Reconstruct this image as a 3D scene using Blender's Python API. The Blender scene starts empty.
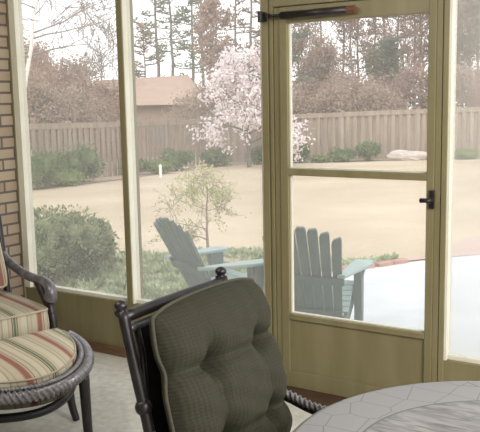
import bpy, math, random
from mathutils import Vector, Matrix, Euler
R = random.Random(7)
S = bpy.context.scene
COL = S.collection
PI = math.pi

# ------------------------------------------------------------------ materials
def nodes(m):
    m.use_nodes = True
    nt = m.node_tree
    return nt, nt.nodes, nt.links, nt.nodes['Principled BSDF']

def mat(name, c1, c2=None, scale=8.0, rough=0.7, bump=0.0, metal=0.0, detail=4.0, spec=0.3, stretch=None, bscale=None):
    m = bpy.data.materials.new(name)
    nt, N, L, P = nodes(m)
    P.inputs['Roughness'].default_value = rough
    P.inputs['Metallic'].default_value = metal
    P.inputs['Specular IOR Level'].default_value = spec
    P.inputs['Base Color'].default_value = (*c1, 1)
    if c2 is not None or bump:
        tc = N.new('ShaderNodeTexCoord')
        mp = N.new('ShaderNodeMapping')
        L.new(tc.outputs['Object'], mp.inputs['Vector'])
        if stretch: mp.inputs['Scale'].default_value = stretch
        nz = N.new('ShaderNodeTexNoise')
        nz.inputs['Scale'].default_value = scale
        nz.inputs['Detail'].default_value = detail
        L.new(mp.outputs[0], nz.inputs['Vector'])
        if c2 is not None:
            rp = N.new('ShaderNodeValToRGB')
            rp.color_ramp.elements[0].position = 0.32
            rp.color_ramp.elements[1].position = 0.68
            rp.color_ramp.elements[0].color = (*c1, 1)
            rp.color_ramp.elements[1].color = (*c2, 1)
            L.new(nz.outputs['Fac'], rp.inputs['Fac'])
            L.new(rp.outputs['Color'], P.inputs['Base Color'])
        if bump:
            b = N.new('ShaderNodeBump')
            b.inputs['Strength'].default_value = bump
            b.inputs['Distance'].default_value = 0.02
            src = nz
            if bscale:
                src = N.new('ShaderNodeTexNoise')
                src.inputs['Scale'].default_value = bscale
                L.new(mp.outputs[0], src.inputs['Vector'])
            L.new(src.outputs['Fac'], b.inputs['Height'])
            L.new(b.outputs['Normal'], P.inputs['Normal'])
    return m

def leafmat(name, c1, c2, trans=0.35, scale=3.0):
    """two-tone matte leaf with some light passing through"""
    m = bpy.data.materials.new(name)
    m.use_nodes = True
    nt = m.node_tree; N = nt.nodes; L = nt.links
    N.clear()
    out = N.new('ShaderNodeOutputMaterial')
    d = N.new('ShaderNodeBsdfDiffuse'); t = N.new('ShaderNodeBsdfTranslucent')
    mx = N.new('ShaderNodeMixShader'); mx.inputs[0].default_value = trans
    tc = N.new('ShaderNodeTexCoord'); nz = N.new('ShaderNodeTexNoise')
    nz.inputs['Scale'].default_value = scale; nz.inputs['Detail'].default_value = 6
    L.new(tc.outputs['Object'], nz.inputs['Vector'])
    rp = N.new('ShaderNodeValToRGB')
    rp.color_ramp.elements[0].position = 0.35; rp.color_ramp.elements[1].position = 0.65
    rp.color_ramp.elements[0].color = (*c1, 1); rp.color_ramp.elements[1].color = (*c2, 1)
    L.new(nz.outputs['Fac'], rp.inputs['Fac'])
    L.new(rp.outputs['Color'], d.inputs['Color']); L.new(rp.outputs['Color'], t.inputs['Color'])
    L.new(d.outputs[0], mx.inputs[1]); L.new(t.outputs[0], mx.inputs[2]); L.new(mx.outputs[0], out.inputs[0])
    return m

def screenmat(name, haze, col):
    """fine insect mesh: mostly see-through, its threads catch the daylight as a pale haze"""
    m = bpy.data.materials.new(name)
    m.use_nodes = True
    nt = m.node_tree; N = nt.nodes; L = nt.links
    N.clear()
    out = N.new('ShaderNodeOutputMaterial')
    tr = N.new('ShaderNodeBsdfTransparent')
    d = N.new('ShaderNodeBsdfDiffuse'); t = N.new('ShaderNodeBsdfTranslucent')
    d.inputs['Color'].default_value = (*col, 1); t.inputs['Color'].default_value = (*col, 1)
    m1 = N.new('ShaderNodeMixShader'); m1.inputs[0].default_value = 0.6
    L.new(d.outputs[0], m1.inputs[1]); L.new(t.outputs[0], m1.inputs[2])
    tc = N.new('ShaderNodeTexCoord'); w = N.new('ShaderNodeTexWave')
    w.wave_type = 'BANDS'; w.bands_direction = 'X'
    w.inputs['Scale'].default_value = 28; w.inputs['Distortion'].default_value = 0.6
    L.new(tc.outputs['Object'], w.inputs['Vector'])
    mr = N.new('ShaderNodeMapRange')
    mr.inputs['To Min'].default_value = haze * 0.975; mr.inputs['To Max'].default_value = haze * 1.025
    L.new(w.outputs['Fac'], mr.inputs['Value'])
    m2 = N.new('ShaderNodeMixShader')
    L.new(mr.outputs[0], m2.inputs[0])
    L.new(tr.outputs[0], m2.inputs[1]); L.new(m1.outputs[0], m2.inputs[2]); L.new(m2.outputs[0], out.inputs[0])
    return m

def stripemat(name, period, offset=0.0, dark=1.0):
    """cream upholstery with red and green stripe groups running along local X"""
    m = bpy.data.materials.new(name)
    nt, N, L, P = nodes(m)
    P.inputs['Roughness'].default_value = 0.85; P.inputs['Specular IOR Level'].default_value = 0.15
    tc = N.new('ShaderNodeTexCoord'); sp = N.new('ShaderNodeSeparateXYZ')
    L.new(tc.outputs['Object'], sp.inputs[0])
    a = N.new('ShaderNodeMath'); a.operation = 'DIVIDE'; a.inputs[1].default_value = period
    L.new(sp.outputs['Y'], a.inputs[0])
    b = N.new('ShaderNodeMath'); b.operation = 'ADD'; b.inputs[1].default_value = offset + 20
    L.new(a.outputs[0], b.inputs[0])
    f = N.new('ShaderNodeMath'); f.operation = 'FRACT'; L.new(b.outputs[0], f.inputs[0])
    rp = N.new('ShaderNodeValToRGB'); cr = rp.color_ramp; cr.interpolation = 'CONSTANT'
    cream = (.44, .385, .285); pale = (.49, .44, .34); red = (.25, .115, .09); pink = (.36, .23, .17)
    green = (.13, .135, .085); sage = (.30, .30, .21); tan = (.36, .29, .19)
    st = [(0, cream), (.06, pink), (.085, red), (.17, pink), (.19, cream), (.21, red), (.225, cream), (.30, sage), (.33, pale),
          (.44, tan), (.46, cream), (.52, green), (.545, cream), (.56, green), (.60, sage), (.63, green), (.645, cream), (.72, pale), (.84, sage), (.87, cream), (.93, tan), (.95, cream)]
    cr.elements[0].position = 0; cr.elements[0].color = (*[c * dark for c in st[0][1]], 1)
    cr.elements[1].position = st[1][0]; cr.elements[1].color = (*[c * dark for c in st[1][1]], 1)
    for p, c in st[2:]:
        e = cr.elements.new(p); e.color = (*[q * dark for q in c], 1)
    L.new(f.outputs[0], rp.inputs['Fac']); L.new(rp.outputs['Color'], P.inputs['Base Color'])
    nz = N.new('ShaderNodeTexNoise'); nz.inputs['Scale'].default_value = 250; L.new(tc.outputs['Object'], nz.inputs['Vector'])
    bp = N.new('ShaderNodeBump'); bp.inputs['Strength'].default_value = .25; bp.inputs['Distance'].default_value = .004
    L.new(nz.outputs['Fac'], bp.inputs['Height']); L.new(bp.outputs['Normal'], P.inputs['Normal'])
    return m

def weavemat(name):
    """olive chenille with faint cross ribs"""
    m = bpy.data.materials.new(name)
    nt, N, L, P = nodes(m)
    P.inputs['Roughness'].default_value = 0.75; P.inputs['Specular IOR Level'].default_value = 0.12
    P.inputs['Sheen Weight'].default_value = 0.0
    tc = N.new('ShaderNodeTexCoord')
    def wave(ax, sc):
        w = N.new('ShaderNodeTexWave'); w.bands_direction = ax; w.inputs['Scale'].default_value = sc
        w.inputs['Distortion'].default_value = 2.5; w.inputs['Detail'].default_value = 4; w.inputs['Detail Scale'].default_value = 3
        L.new(tc.outputs['Object'], w.inputs['Vector']); return w
    a = wave('Z', 30); b = wave('Y', 24)
    mx = N.new('ShaderNodeMath'); mx.operation = 'ADD'
    L.new(a.outputs['Fac'], mx.inputs[0]); L.new(b.outputs['Fac'], mx.inputs[1])
    h = N.new('ShaderNodeMath'); h.operation = 'MULTIPLY'; h.inputs[1].default_value = .5; L.new(mx.outputs[0], h.inputs[0])
    rp = N.new('ShaderNodeValToRGB')
    rp.color_ramp.elements[0].color = (.027, .026, .0165, 1); rp.color_ramp.elements[1].color = (.038, .0365, .024, 1)
    L.new(h.outputs[0], rp.inputs['Fac']); L.new(rp.outputs['Color'], P.inputs['Base Color'])
    bp = N.new('ShaderNodeBump'); bp.inputs['Strength'].default_value = .3; bp.inputs['Distance'].default_value = .004
    L.new(h.outputs[0], bp.inputs['Height']); L.new(bp.outputs['Normal'], P.inputs['Normal'])
    return m

def brickmat(name, axes='YZ', c1=(.32, .255, .18), c2=(.25, .18, .125), mortar=(.10, .08, .065), sc=1.0, bw=.205, rh=.072):
    m = bpy.data.materials.new(name)
    nt, N, L, P = nodes(m)
    P.inputs['Roughness'].default_value = 0.9
    tc = N.new('ShaderNodeTexCoord'); sp = N.new('ShaderNodeSeparateXYZ'); cb = N.new('ShaderNodeCombineXYZ')
    L.new(tc.outputs['Object'], sp.inputs[0])
    L.new(sp.outputs[axes[0]], cb.inputs['X']); L.new(sp.outputs[axes[1]], cb.inputs['Y'])
    br = N.new('ShaderNodeTexBrick')
    br.inputs['Scale'].default_value = sc
    br.inputs['Brick Width'].default_value = bw; br.inputs['Row Height'].default_value = rh
    br.inputs['Mortar Size'].default_value = .008; br.inputs['Mortar Smooth'].default_value = .2
    br.inputs['Color1'].default_value = (*c1, 1); br.inputs['Color2'].default_value = (*c2, 1); br.inputs['Mortar'].default_value = (*mortar, 1)
    L.new(cb.outputs[0], br.inputs['Vector'])
    L.new(br.outputs['Color'], P.inputs['Base Color'])
    bp = N.new('ShaderNodeBump'); bp.inputs['Strength'].default_value = .6; bp.inputs['Distance'].default_value = .01; bp.invert = True
    L.new(br.outputs['Fac'], bp.inputs['Height']); L.new(bp.outputs['Normal'], P.inputs['Normal'])
    return m

def tablemat(name, ring_in, ring_out):
    """grey cast top: ring of interlocking hex-like tiles around a swirled grey centre"""
    m = bpy.data.materials.new(name)
    nt, N, L, P = nodes(m)
    P.inputs['Roughness'].default_value = 0.5; P.inputs['Specular IOR Level'].default_value = 0.4
    tc = N.new('ShaderNodeTexCoord')
    ln = N.new('ShaderNodeVectorMath'); ln.operation = 'LENGTH'
    L.new(tc.outputs['Object'], ln.inputs[0])
    vo = N.new('ShaderNodeTexVoronoi'); vo.feature = 'DISTANCE_TO_EDGE'; vo.inputs['Scale'].default_value = 10.5
    vo.inputs['Randomness'].default_value = 0.45
    L.new(tc.outputs['Object'], vo.inputs['Vector'])
    lt = N.new('ShaderNodeMath'); lt.operation = 'LESS_THAN'; lt.inputs[1].default_value = .014
    L.new(vo.outputs['Distance'], lt.inputs[0])
    tile = N.new('ShaderNodeMix'); tile.data_type = 'RGBA'
    tile.inputs['A'].default_value = (.215, .21, .21, 1); tile.inputs['B'].default_value = (.12, .115, .115, 1)
    L.new(lt.outputs[0], tile.inputs['Factor'])
    nz = N.new('ShaderNodeTexNoise'); nz.inputs['Scale'].default_value = 16; nz.inputs['Detail'].default_value = 8; nz.inputs['Distortion'].default_value = 1.2
    mp = N.new('ShaderNodeMapping'); mp.inputs['Scale'].default_value = (.5, 2.2, 1); mp.inputs['Rotation'].default_value = (0, 0, .5)
    L.new(tc.outputs['Object'], mp.inputs['Vector']); L.new(mp.outputs[0], nz.inputs['Vector'])
    rp = N.new('ShaderNodeValToRGB')
    rp.color_ramp.elements[0].position = .38; rp.color_ramp.elements[1].position = .62
    rp.color_ramp.elements[0].color = (.105, .10, .10, 1); rp.color_ramp.elements[1].color = (.235, .225, .22, 1)
    L.new(nz.outputs['Fac'], rp.inputs['Fac'])
    inn = N.new('ShaderNodeMath'); inn.operation = 'LESS_THAN'; inn.inputs[1].default_value = ring_in
    L.new(ln.outputs['Value'], inn.inputs[0])
    mix = N.new('ShaderNodeMix'); mix.data_type = 'RGBA'
    L.new(inn.outputs[0], mix.inputs['Factor']); L.new(tile.outputs['Result'], mix.inputs['A']); L.new(rp.outputs['Color'], mix.inputs['B'])
    # dark groove where centre meets ring
    df = N.new('ShaderNodeMath'); df.operation = 'SUBTRACT'; df.inputs[1].default_value = ring_in; L.new(ln.outputs['Value'], df.inputs[0])
    ab = N.new('ShaderNodeMath'); ab.operation = 'ABSOLUTE'; L.new(df.outputs[0], ab.inputs[0])
    g = N.new('ShaderNodeMath'); g.operation = 'LESS_THAN'; g.inputs[1].default_value = .0035; L.new(ab.outputs[0], g.inputs[0])
    mix2 = N.new('ShaderNodeMix'); mix2.data_type = 'RGBA'; mix2.inputs['B'].default_value = (.10, .095, .095, 1)
    L.new(g.outputs[0], mix2.inputs['Factor']); L.new(mix.outputs['Result'], mix2.inputs['A'])
    L.new(mix2.outputs['Result'], P.inputs['Base Color'])
    return m

M = {}
M['olive'] = mat('olive_paint', (.155, .132, .066), (.190, .163, .086), scale=3, rough=.45, spec=.35, bump=.05, stretch=(4, 4, .6))
M['cream'] = mat('cream_paint', (.55, .52, .42), (.62, .60, .50), scale=4, rough=.5)
M['wood_strip'] = mat('brown_wood_strip', (.10, .055, .028), (.17, .10, .05), scale=6, rough=.6, stretch=(1, 6, 6))
M['wood_dark'] = mat('dark_wood_threshold', (.045, .024, .014), (.08, .045, .024), scale=6, rough=.6, stretch=(1, 6, 6))
M['black'] = mat('black_metal', (.012, .011, .011), (.03, .024, .022), scale=30, rough=.4, metal=.3, spec=.4)
M['copper_end'] = mat('brown_closer_end', (.12, .05, .03), rough=.5)
M['floor'] = mat('speckled_floor', (.42, .405, .35), (.54, .52, .46), scale=22, rough=.85, detail=8, bump=.1)
M['ceiling'] = mat('ceiling_paint', (.40, .385, .33), (.45, .43, .37), scale=2)
M['house_wall'] = mat('house_wall_paint', (.16, .14, .11), (.2, .18, .14), scale=2)
M['brick_side'] = brickmat('tan_brick_wall', 'YZ')  # default dark mortar: shadow in the joints is put into its colour
M['screen'] = screenmat('insect_screen', .30, (.58, .56, .52))
M['screen_door'] = screenmat('insect_screen_door', .22, (.58, .56, .52))
M['screen_right'] = screenmat('insect_screen_right', .38, (.60, .58, .54))
M['cast'] = mat('dark_cast_metal', (.010, .008, .009), (.022, .017, .018), scale=25, rough=.42, metal=.2, spec=.5)
M['rope'] = mat('pewter_rope_trim', (.16, .15, .16), (.30, .29, .30), scale=60, rough=.35, metal=.55, spec=.5)
M['arm_metal'] = mat('pewter_arm', (.075, .07, .078), (.20, .195, .21), scale=18, rough=.38, metal=.4, spec=.5)  # pewter raised in colour to stand for highlights along the arm tops
M['stripe'] = stripemat('striped_upholstery', .27, .28)
M['stripe_seat'] = stripemat('striped_upholstery_seat', .27, .1, .85)
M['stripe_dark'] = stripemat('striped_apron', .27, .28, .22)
M['weave'] = weavemat('olive_chenille')
M['piping'] = mat('olive_piping', (.045, .041, .027), (.06, .055, .038), scale=120, rough=.8)
M['cream_piping'] = mat('tan_piping', (.33, .29, .21), (.40, .36, .27), scale=120, rough=.8)
M['table'] = tablemat('tiled_table_top', .405, .53)
M['table_rim'] = mat('table_rim_metal', (.25, .245, .24), (.32, .31, .30), scale=40, rough=.45, metal=.2)
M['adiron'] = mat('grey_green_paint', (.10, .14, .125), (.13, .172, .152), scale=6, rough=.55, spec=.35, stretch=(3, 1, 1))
M['adiron_skylit'] = mat('grey_green_paint_skylit', (.25, .33, .295), (.30, .385, .35), scale=6, rough=.4, spec=.5)  # same chair paint, paler: sky light on arms and seat put into colour
M['patio'] = mat('pale_concrete', (.50, .505, .50), (.58, .58, .57), scale=2.5, rough=.9, detail=8)
M['redbrick'] = mat('red_edging_brick', (.36, .19, .15), (.46, .27, .21), scale=9, rough=.9)
M['brickpath'] = brickmat('brick_path_paving', 'XY', (.50, .34, .28), (.44, .28, .23), (.5, .43, .36))
M['fence'] = mat('weathered_fence', (.25, .195, .145), (.35, .28, .215), scale=2.2, rough=.9, stretch=(3, 3, .4))
M['fence_post'] = mat('weathered_fence_post', (.30, .245, .20), (.37, .31, .255), scale=2.2, rough=.9)
M['mulch'] = mat('pine_straw_mulch', (.33, .22, .165), (.46, .34, .27), scale=9, rough=1, detail=10, bump=.4)
M['soil'] = mat('bed_soil', (.32, .26, .18), (.46, .39, .28), scale=14, rough=1, detail=8)
M['rock'] = mat('pale_rock', (.42, .36, .31), (.56, .49, .43), scale=3, rough=.95, bump=.5)
M['white'] = mat('white_plastic_stake', (.78, .77, .74), (.84, .83, .8), scale=5)
M['bark_dark'] = mat('dark_bark', (.12, .095, .08), (.19, .155, .13), scale=6, rough=.95, stretch=(4, 4, .6))
M['bark_pine'] = mat('pine_bark', (.17, .135, .115), (.24, .20, .175), scale=4, rough=.95, stretch=(4, 4, .5))
M['bark_birch'] = mat('white_birch_bark', (.62, .57, .50), (.80, .77, .72), scale=5, rough=.8, stretch=(1, 1, 5))
M['twig'] = mat('bare_twig_bark', (.24, .165, .135), (.31, .225, .19), scale=4, rough=.95)
M['twig_grey'] = mat('grey_twig_bark', (.22, .185, .165), (.30, .255, .235), scale=4, rough=.95)
M['needle'] = leafmat('pine_needles', (.14, .175, .125), (.22, .25, .18))  # pine, evergreen and bud tones kept pale: distance haze mixed into the colour
M['needle_brown'] = leafmat('brown_needles', (.23, .17, .125), (.30, .235, .175))
M['evergreen'] = leafmat('dark_evergreen', (.15, .165, .125), (.22, .23, .18))
M['redbud'] = leafmat('red_brown_buds', (.36, .235, .18), (.46, .33, .265))
M['tanbud'] = leafmat('tan_buds', (.37, .27, .20), (.46, .36, .285))
M['olivebud'] = leafmat('olive_buds', (.23, .21, .14), (.31, .28, .20))
M['shrub'] = leafmat('shrub_leaves', (.10, .14, .06), (.22, .27, .13))
M['shrub_pale'] = leafmat('pale_shrub_leaves', (.16, .21, .075), (.27, .31, .13))
M['bigbush'] = leafmat('light_flecked_bush_leaves', (.085, .115, .045), (.36, .38, .21), scale=9)  # pale tone stands for flecks of light, put into the leaf colour
M['liriope'] = leafmat('grass_blades', (.08, .15, .05), (.17, .25, .09))
M['cover'] = leafmat('ground_cover_leaves', (.26, .30, .16), (.56, .60, .40), scale=5)
M['blossom'] = leafmat('white_pink_blossom', (.80, .70, .70), (.92, .86, .85), .4)
M['sapling_leaf'] = leafmat('yellow_green_leaves', (.40, .42, .17), (.58, .56, .28), .4)
M['roof'] = mat('brown_shingle_roof', (.38, .26, .20), (.44, .315, .25), scale=1.5, rough=.95, stretch=(1, 1, 8))
M['siding'] = mat('brown_house_siding', (.31, .215, .165), (.37, .27, .215), scale=2, rough=.95)
M['glass_dark'] = mat('house_window_glass', (.20, .20, .21), (.25, .25, .26), scale=2, rough=.2)

def lawnmat():
    m = bpy.data.materials.new('dormant_lawn')
    nt, N, L, P = nodes(m)
    P.inputs['Roughness'].default_value = 1; P.inputs['Specular IOR Level'].default_value = .05
    tc = N.new('ShaderNodeTexCoord')
    a = N.new('ShaderNodeTexNoise'); a.inputs['Scale'].default_value = .35; a.inputs['Detail'].default_value = 6
    b = N.new('ShaderNodeTexNoise'); b.inputs['Scale'].default_value = 18; b.inputs['Detail'].default_value = 8; b.inputs['Roughness'].default_value = .8
    L.new(tc.outputs['Object'], a.inputs['Vector']); L.new(tc.outputs['Object'], b.inputs['Vector'])
    mx = N.new('ShaderNodeMath'); mx.operation = 'MULTIPLY_ADD'; mx.inputs[1].default_value = .45; L.new(a.outputs['Fac'], mx.inputs[0])
    hb = N.new('ShaderNodeMath'); hb.operation = 'MULTIPLY'; hb.inputs[1].default_value = .55; L.new(b.outputs['Fac'], hb.inputs[0])
    L.new(hb.outputs[0], mx.inputs[2])
    rp = N.new('ShaderNodeValToRGB')
    e = rp.color_ramp.elements
    e[0].position = .36; e[0].color = (.36, .28, .19, 1)
    e[1].position = .64; e[1].color = (.57, .47, .345, 1)
    L.new(mx.outputs[0], rp.inputs['Fac']); L.new(rp.outputs['Color'], P.inputs['Base Color'])
    return m
M['lawn'] = lawnmat()

# ------------------------------------------------------------------ mesh builder
class MB:
    def __init__(self): self.v = []; self.f = []
    def add(self, vs, fs):
        o = len(self.v)
        self.v += [tuple(p) for p in vs]; self.f += [tuple(i + o for i in q) for q in fs]
    def box(self, c, s, rot=None):
        hx, hy, hz = s[0] / 2, s[1] / 2, s[2] / 2
        vs = [Vector((x, y, z)) for x in (-hx, hx) for y in (-hy, hy) for z in (-hz, hz)]
        if rot is not None: vs = [rot @ v for v in vs]
        c = Vector(c)
        self.add([v + c for v in vs], [(0, 1, 3, 2), (4, 6, 7, 5), (0, 4, 5, 1), (2, 3, 7, 6), (0, 2, 6, 4), (1, 5, 7, 3)])
        return self
    def span(self, a, b):                       # box from min corner to max corner
        return self.box([(p + q) / 2 for p, q in zip(a, b)], [abs(q - p) for p, q in zip(a, b)])
    def hexa(self, lo, hi):                     # lofted box: two 4-point rings
        self.add(list(lo) + list(hi), [(3, 2, 1, 0), (4, 5, 6, 7)] + [(i, (i + 1) % 4, 4 + (i + 1) % 4, 4 + i) for i in range(4)])
        return self
    def tube(self, path, rad, n=8, flat=1.0, cap=True, twist=None):
        P = [Vector(p) for p in path]; k = len(P)
        if not hasattr(rad, '__len__'): rad = [rad] * k
        up = Vector((0, 0, 1)); prev = None; rings = []; ln = 0
        for i, p in enumerate(P):
            t = (P[min(i + 1, k - 1)] - P[max(i - 1, 0)])
            if t.length < 1e-9: t = Vector((0, 0, 1))
            t.normalize()
            if prev is None:
                a = up if abs(t.z) < .95 else Vector((1, 0, 0))
                u = (a - t * a.dot(t)).normalized()
            else:
                u = prev - t * prev.dot(t)
                u = u.normalized() if u.length > 1e-6 else t.orthogonal().normalized()
            prev = u; w = t.cross(u)
            if i: ln += (p - P[i - 1]).length
            ring = []
            for j in range(n):
                th = 2 * PI * j / n; r = rad[i]
                if twist: r *= 1 + .30 * math.cos(twist[0] * th - ln * twist[1])
                ring.append(p + u * (math.cos(th) * r * flat) + w * (math.sin(th) * r))
            rings.append(ring)
        vs = [q for r_ in rings for q in r_]
        fs = [(i * n + j, i * n + (j + 1) % n, (i + 1) * n + (j + 1) % n, (i + 1) * n + j) for i in range(k - 1) for j in range(n)]
        if cap: fs += [tuple(range(n - 1, -1, -1)), tuple((k - 1) * n + j for j in range(n))]
        self.add(vs, fs); return self
    def lathe(self, prof, c=(0, 0, 0), n=24):
        c = Vector(c); k = len(prof)
        vs = [c + Vector((r * math.cos(2 * PI * j / n), r * math.sin(2 * PI * j / n), z)) for r, z in prof for j in range(n)]
        fs = [(i * n + j, i * n + (j + 1) % n, (i + 1) * n + (j + 1) % n, (i + 1) * n + j) for i in range(k - 1) for j in range(n)]
        fs += [tuple(range(n - 1, -1, -1)), tuple((k - 1) * n + j for j in range(n))]
        self.add(vs, fs); return self
    def prism(self, poly, z0, z1):
        n = len(poly)
        self.add([(x, y, z0) for x, y in poly] + [(x, y, z1) for x, y in poly],
                 [tuple(range(n - 1, -1, -1)), tuple(range(n, 2 * n))] + [(i, (i + 1) % n, n + (i + 1) % n, n + i) for i in range(n)])
        return self
    def leaf(self, p, d, n, L, W):
        """pointed leaf: a rhombus bent a little"""
        p = Vector(p); s = d.cross(n)
        s = s.normalized() if s.length > 1e-6 else d.orthogonal().normalized()
        self.add([p, p + d * L * .5 + s * W * .5, p + d * L, p + d * L * .5 - s * W * .5], [(0, 1, 2, 3)])
    def ball(self, c, r, n=8, m=6, noise=0, rnd=None):
        vs = []; c = Vector(c)
        for i in range(m + 1):
            for j in range(n):
                ph = PI * i / m; th = 2 * PI * j / n
                k = 1 + (rnd.uniform(-noise, noise) if noise else 0)
                vs.append(c + Vector((r[0] * math.sin(ph) * math.cos(th), r[1] * math.sin(ph) * math.sin(th), r[2] * math.cos(ph))) * k)
        self.add(vs, [(i * n + j, i * n + (j + 1) % n, (i + 1) * n + (j + 1) % n, (i + 1) * n + j) for i in range(m) for j in range(n)])
        return self
    def build(self, name, material, parent=None, smooth=False, bevel=0, sub=0):
        me = bpy.data.meshes.new(name)
        me.from_pydata(self.v, [], self.f); me.update()
        me.materials.append(M[material] if isinstance(material, str) else material)
        if smooth: me.polygons.foreach_set('use_smooth', [True] * len(me.polygons))
        o = bpy.data.objects.new(name, me); COL.objects.link(o)
        if parent is not None: o.parent = parent
        if bevel:
            b = o.modifiers.new('bevel', 'BEVEL'); b.width = bevel; b.segments = 2; b.limit_method = 'ANGLE'
        if sub:
            s = o.modifiers.new('sub', 'SUBSURF'); s.levels = sub; s.render_levels = sub
        return o

def tag(o, label=None, cat=None, group=None, kind=None):
    if label: o['label'] = label
    if cat: o['category'] = cat
    if group: o['group'] = group
    if kind: o['kind'] = kind
    return o
def thing(name, label, cat, loc=(0, 0, 0), rz=0, group=None):
    o = bpy.data.objects.new(name, None); COL.objects.link(o)
    o.location = loc; o.rotation_euler = (0, 0, rz); o.empty_display_size = .1
    return tag(o, label, cat, group)
def struct(o): o['kind'] = 'structure'; return o
def copy_tree(o, parent=None):
    c = o.copy(); COL.objects.link(c)
    if parent is not None: c.parent = parent
    for ch in list(o.children): copy_tree(ch, c)
    return c
def bez(p0, p1, p2, p3, n):
    out = []
    for i in range(n + 1):
        t = i / n; a, b, c, d = (1 - t) ** 3, 3 * t * (1 - t) ** 2, 3 * t * t * (1 - t), t ** 3
        out.append(Vector(p0) * a + Vector(p1) * b + Vector(p2) * c + Vector(p3) * d)
    return out
def smoothpath(pts, n=6):
    P = [Vector(p) for p in pts]; out = []
    for i in range(len(P) - 1):
        a = P[max(i - 1, 0)]; b = P[i]; c = P[i + 1]; d = P[min(i + 2, len(P) - 1)]
        for k in range(n):
            t = k / n
            out.append(.5 * ((2 * b) + (c - a) * t + (2 * a - 5 * b + 4 * c - d) * t * t + (3 * b - a - 3 * c + d) * t ** 3))
    out.append(P[-1]); return out

# ------------------------------------------------------------------ camera
CX, CY, CZ = 0.0, -3.672, 1.6
pi_, ro, ya = 0.14772, -0.01942, -0.5713
fw = Vector((math.sin(ya) * math.cos(pi_), math.cos(ya) * math.cos(pi_), -math.sin(pi_)))
r0 = Vector((math.cos(ya), -math.sin(ya), 0)); u0 = r0.cross(fw)
rr = r0 * math.cos(ro) + u0 * math.sin(ro); uu = -r0 * math.sin(ro) + u0 * math.cos(ro)
cam = bpy.data.cameras.new('camera'); co = bpy.data.objects.new('camera', cam); COL.objects.link(co)
cam.sensor_fit = 'HORIZONTAL'; cam.sensor_width = 36; cam.lens = 60
mw = Matrix((rr, uu, -fw)).transposed().to_4x4(); mw.translation = (CX, CY, CZ)
co.matrix_world = mw
cam.clip_end = 300; cam.clip_start = .05
S.camera = co

# ------------------------------------------------------------------ terrain
FX, FY = -.5407, .8412
def terr(X, Y):
    dx, dy = X - CX, Y - CY; s = dx * FX + dy * FY; l = dx * FY - dy * FX
    t = min(max((s - 9) / 22, 0), 1.3); a = .75 + .04 * min(max(0, -l), 8) - .02 * max(0, l)
    return -.27 - t * max(a, .3)
g = MB(); NX, NY = 90, 80
xs = [-62 + 82 * i / NX for i in range(NX + 1)]; ys = [.12 + 70 * (j / NY) ** 1.4 for j in range(NY + 1)]
g.add([(x, y, terr(x, y)) for y in ys for x in xs], [(j * (NX + 1) + i, j * (NX + 1) + i + 1, (j + 1) * (NX + 1) + i + 1, (j + 1) * (NX + 1) + i) for j in range(NY) for i in range(NX)])
lawn = struct(g.build('lawn_ground', 'lawn', smooth=True))

def slab(poly, name, material, lift, thick=.0):
    """ground patch that follows the terrain"""
    import mathutils.geometry as G
    g = MB()
    P = [Vector((x, y, 0)) for x, y in poly]
    tris = G.tessellate_polygon([P])
    # subdivide by midpoints so it drapes
    tri = [[P[i] for i in t] for t in tris]
    for _ in range(3):
        nt = []
        for a, b, c in tri:
            ab, bc, ca = (a + b) / 2, (b + c) / 2, (c + a) / 2
            nt += [[a, ab, ca], [ab, b, bc], [ca, bc, c], [ab, bc, ca]]
        tri = nt
    for t in tri:
        q = [Vector((p.x, p.y, terr(p.x, p.y) + lift)) for p in t]
        if (q[1] - q[0]).cross(q[2] - q[0]).z < 0: q = [q[0], q[2], q[1]]
        g.add(q, [(0, 1, 2)])
    return g.build(name, material)

patio_poly = [(-3.95, .12), (-4.0, 2.35), (-4.28, 2.9), (-4.33, 3.3), (-4.1, 3.62), (-3.61, 3.85), (-3.2, 4.5), (-2.9, 5.05), (-2.55, 5.45), (-1.3, 6.4), (1, 7.5), (7, 8), (7, .12)]
PZ = -.25
pm = MB(); pm.prism(patio_poly, -.34, PZ)
struct(pm.build('patio_slab', 'patio'))
struct(slab([(-3.3, 4.62), (-3.1, 5.5), (-3.12, 6.03), (-3.03, 7.1), (-2.7, 10), (-1.2, 10), (-1.3, 6.6), (-2.55, 5.55), (-2.9, 5.15)], 'brick_path', 'brickpath', .012))
struct(slab([(-7.6, .15), (-7.4, 2.6), (-6.78, 2.95), (-6.43, 3.6), (-6.2, 3.86), (-5.62, 4.16), (-5.22, 4.43), (-4.9, 4.62), (-4.2, 4.6), (-3.75, 4.5), (-3.35, 4.85), (-3.2, 4.62), (-3.65, 3.9), (-4.13, 3.66), (-4.36, 3.32), (-4.31, 2.88), (-4.02, 2.35), (-3.97, .15)], 'planting_bed', 'soil', .01))
struct(slab([(-18.2, 9.5), (-16.9, 9.6), (-16.85, 11.57), (-16.8, 12.95), (-17.0, 16.0), (-17.6, 19.0), (-18.2, 21.2), (-17.3, 23.0), (-15.6, 23.75), (-12.8, 24.35), (-10.3, 25.2), (-7.5, 26.0), (-7.5, 26.7), (-10.3, 25.8), (-12.8, 24.95), (-15.6, 24.4), (-19.0, 23.2), (-19.15, 21.4), (-18.75, 15.7), (-18.3, 12.4)], 'fence_planting_bed', 'mulch', .02))

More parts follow.
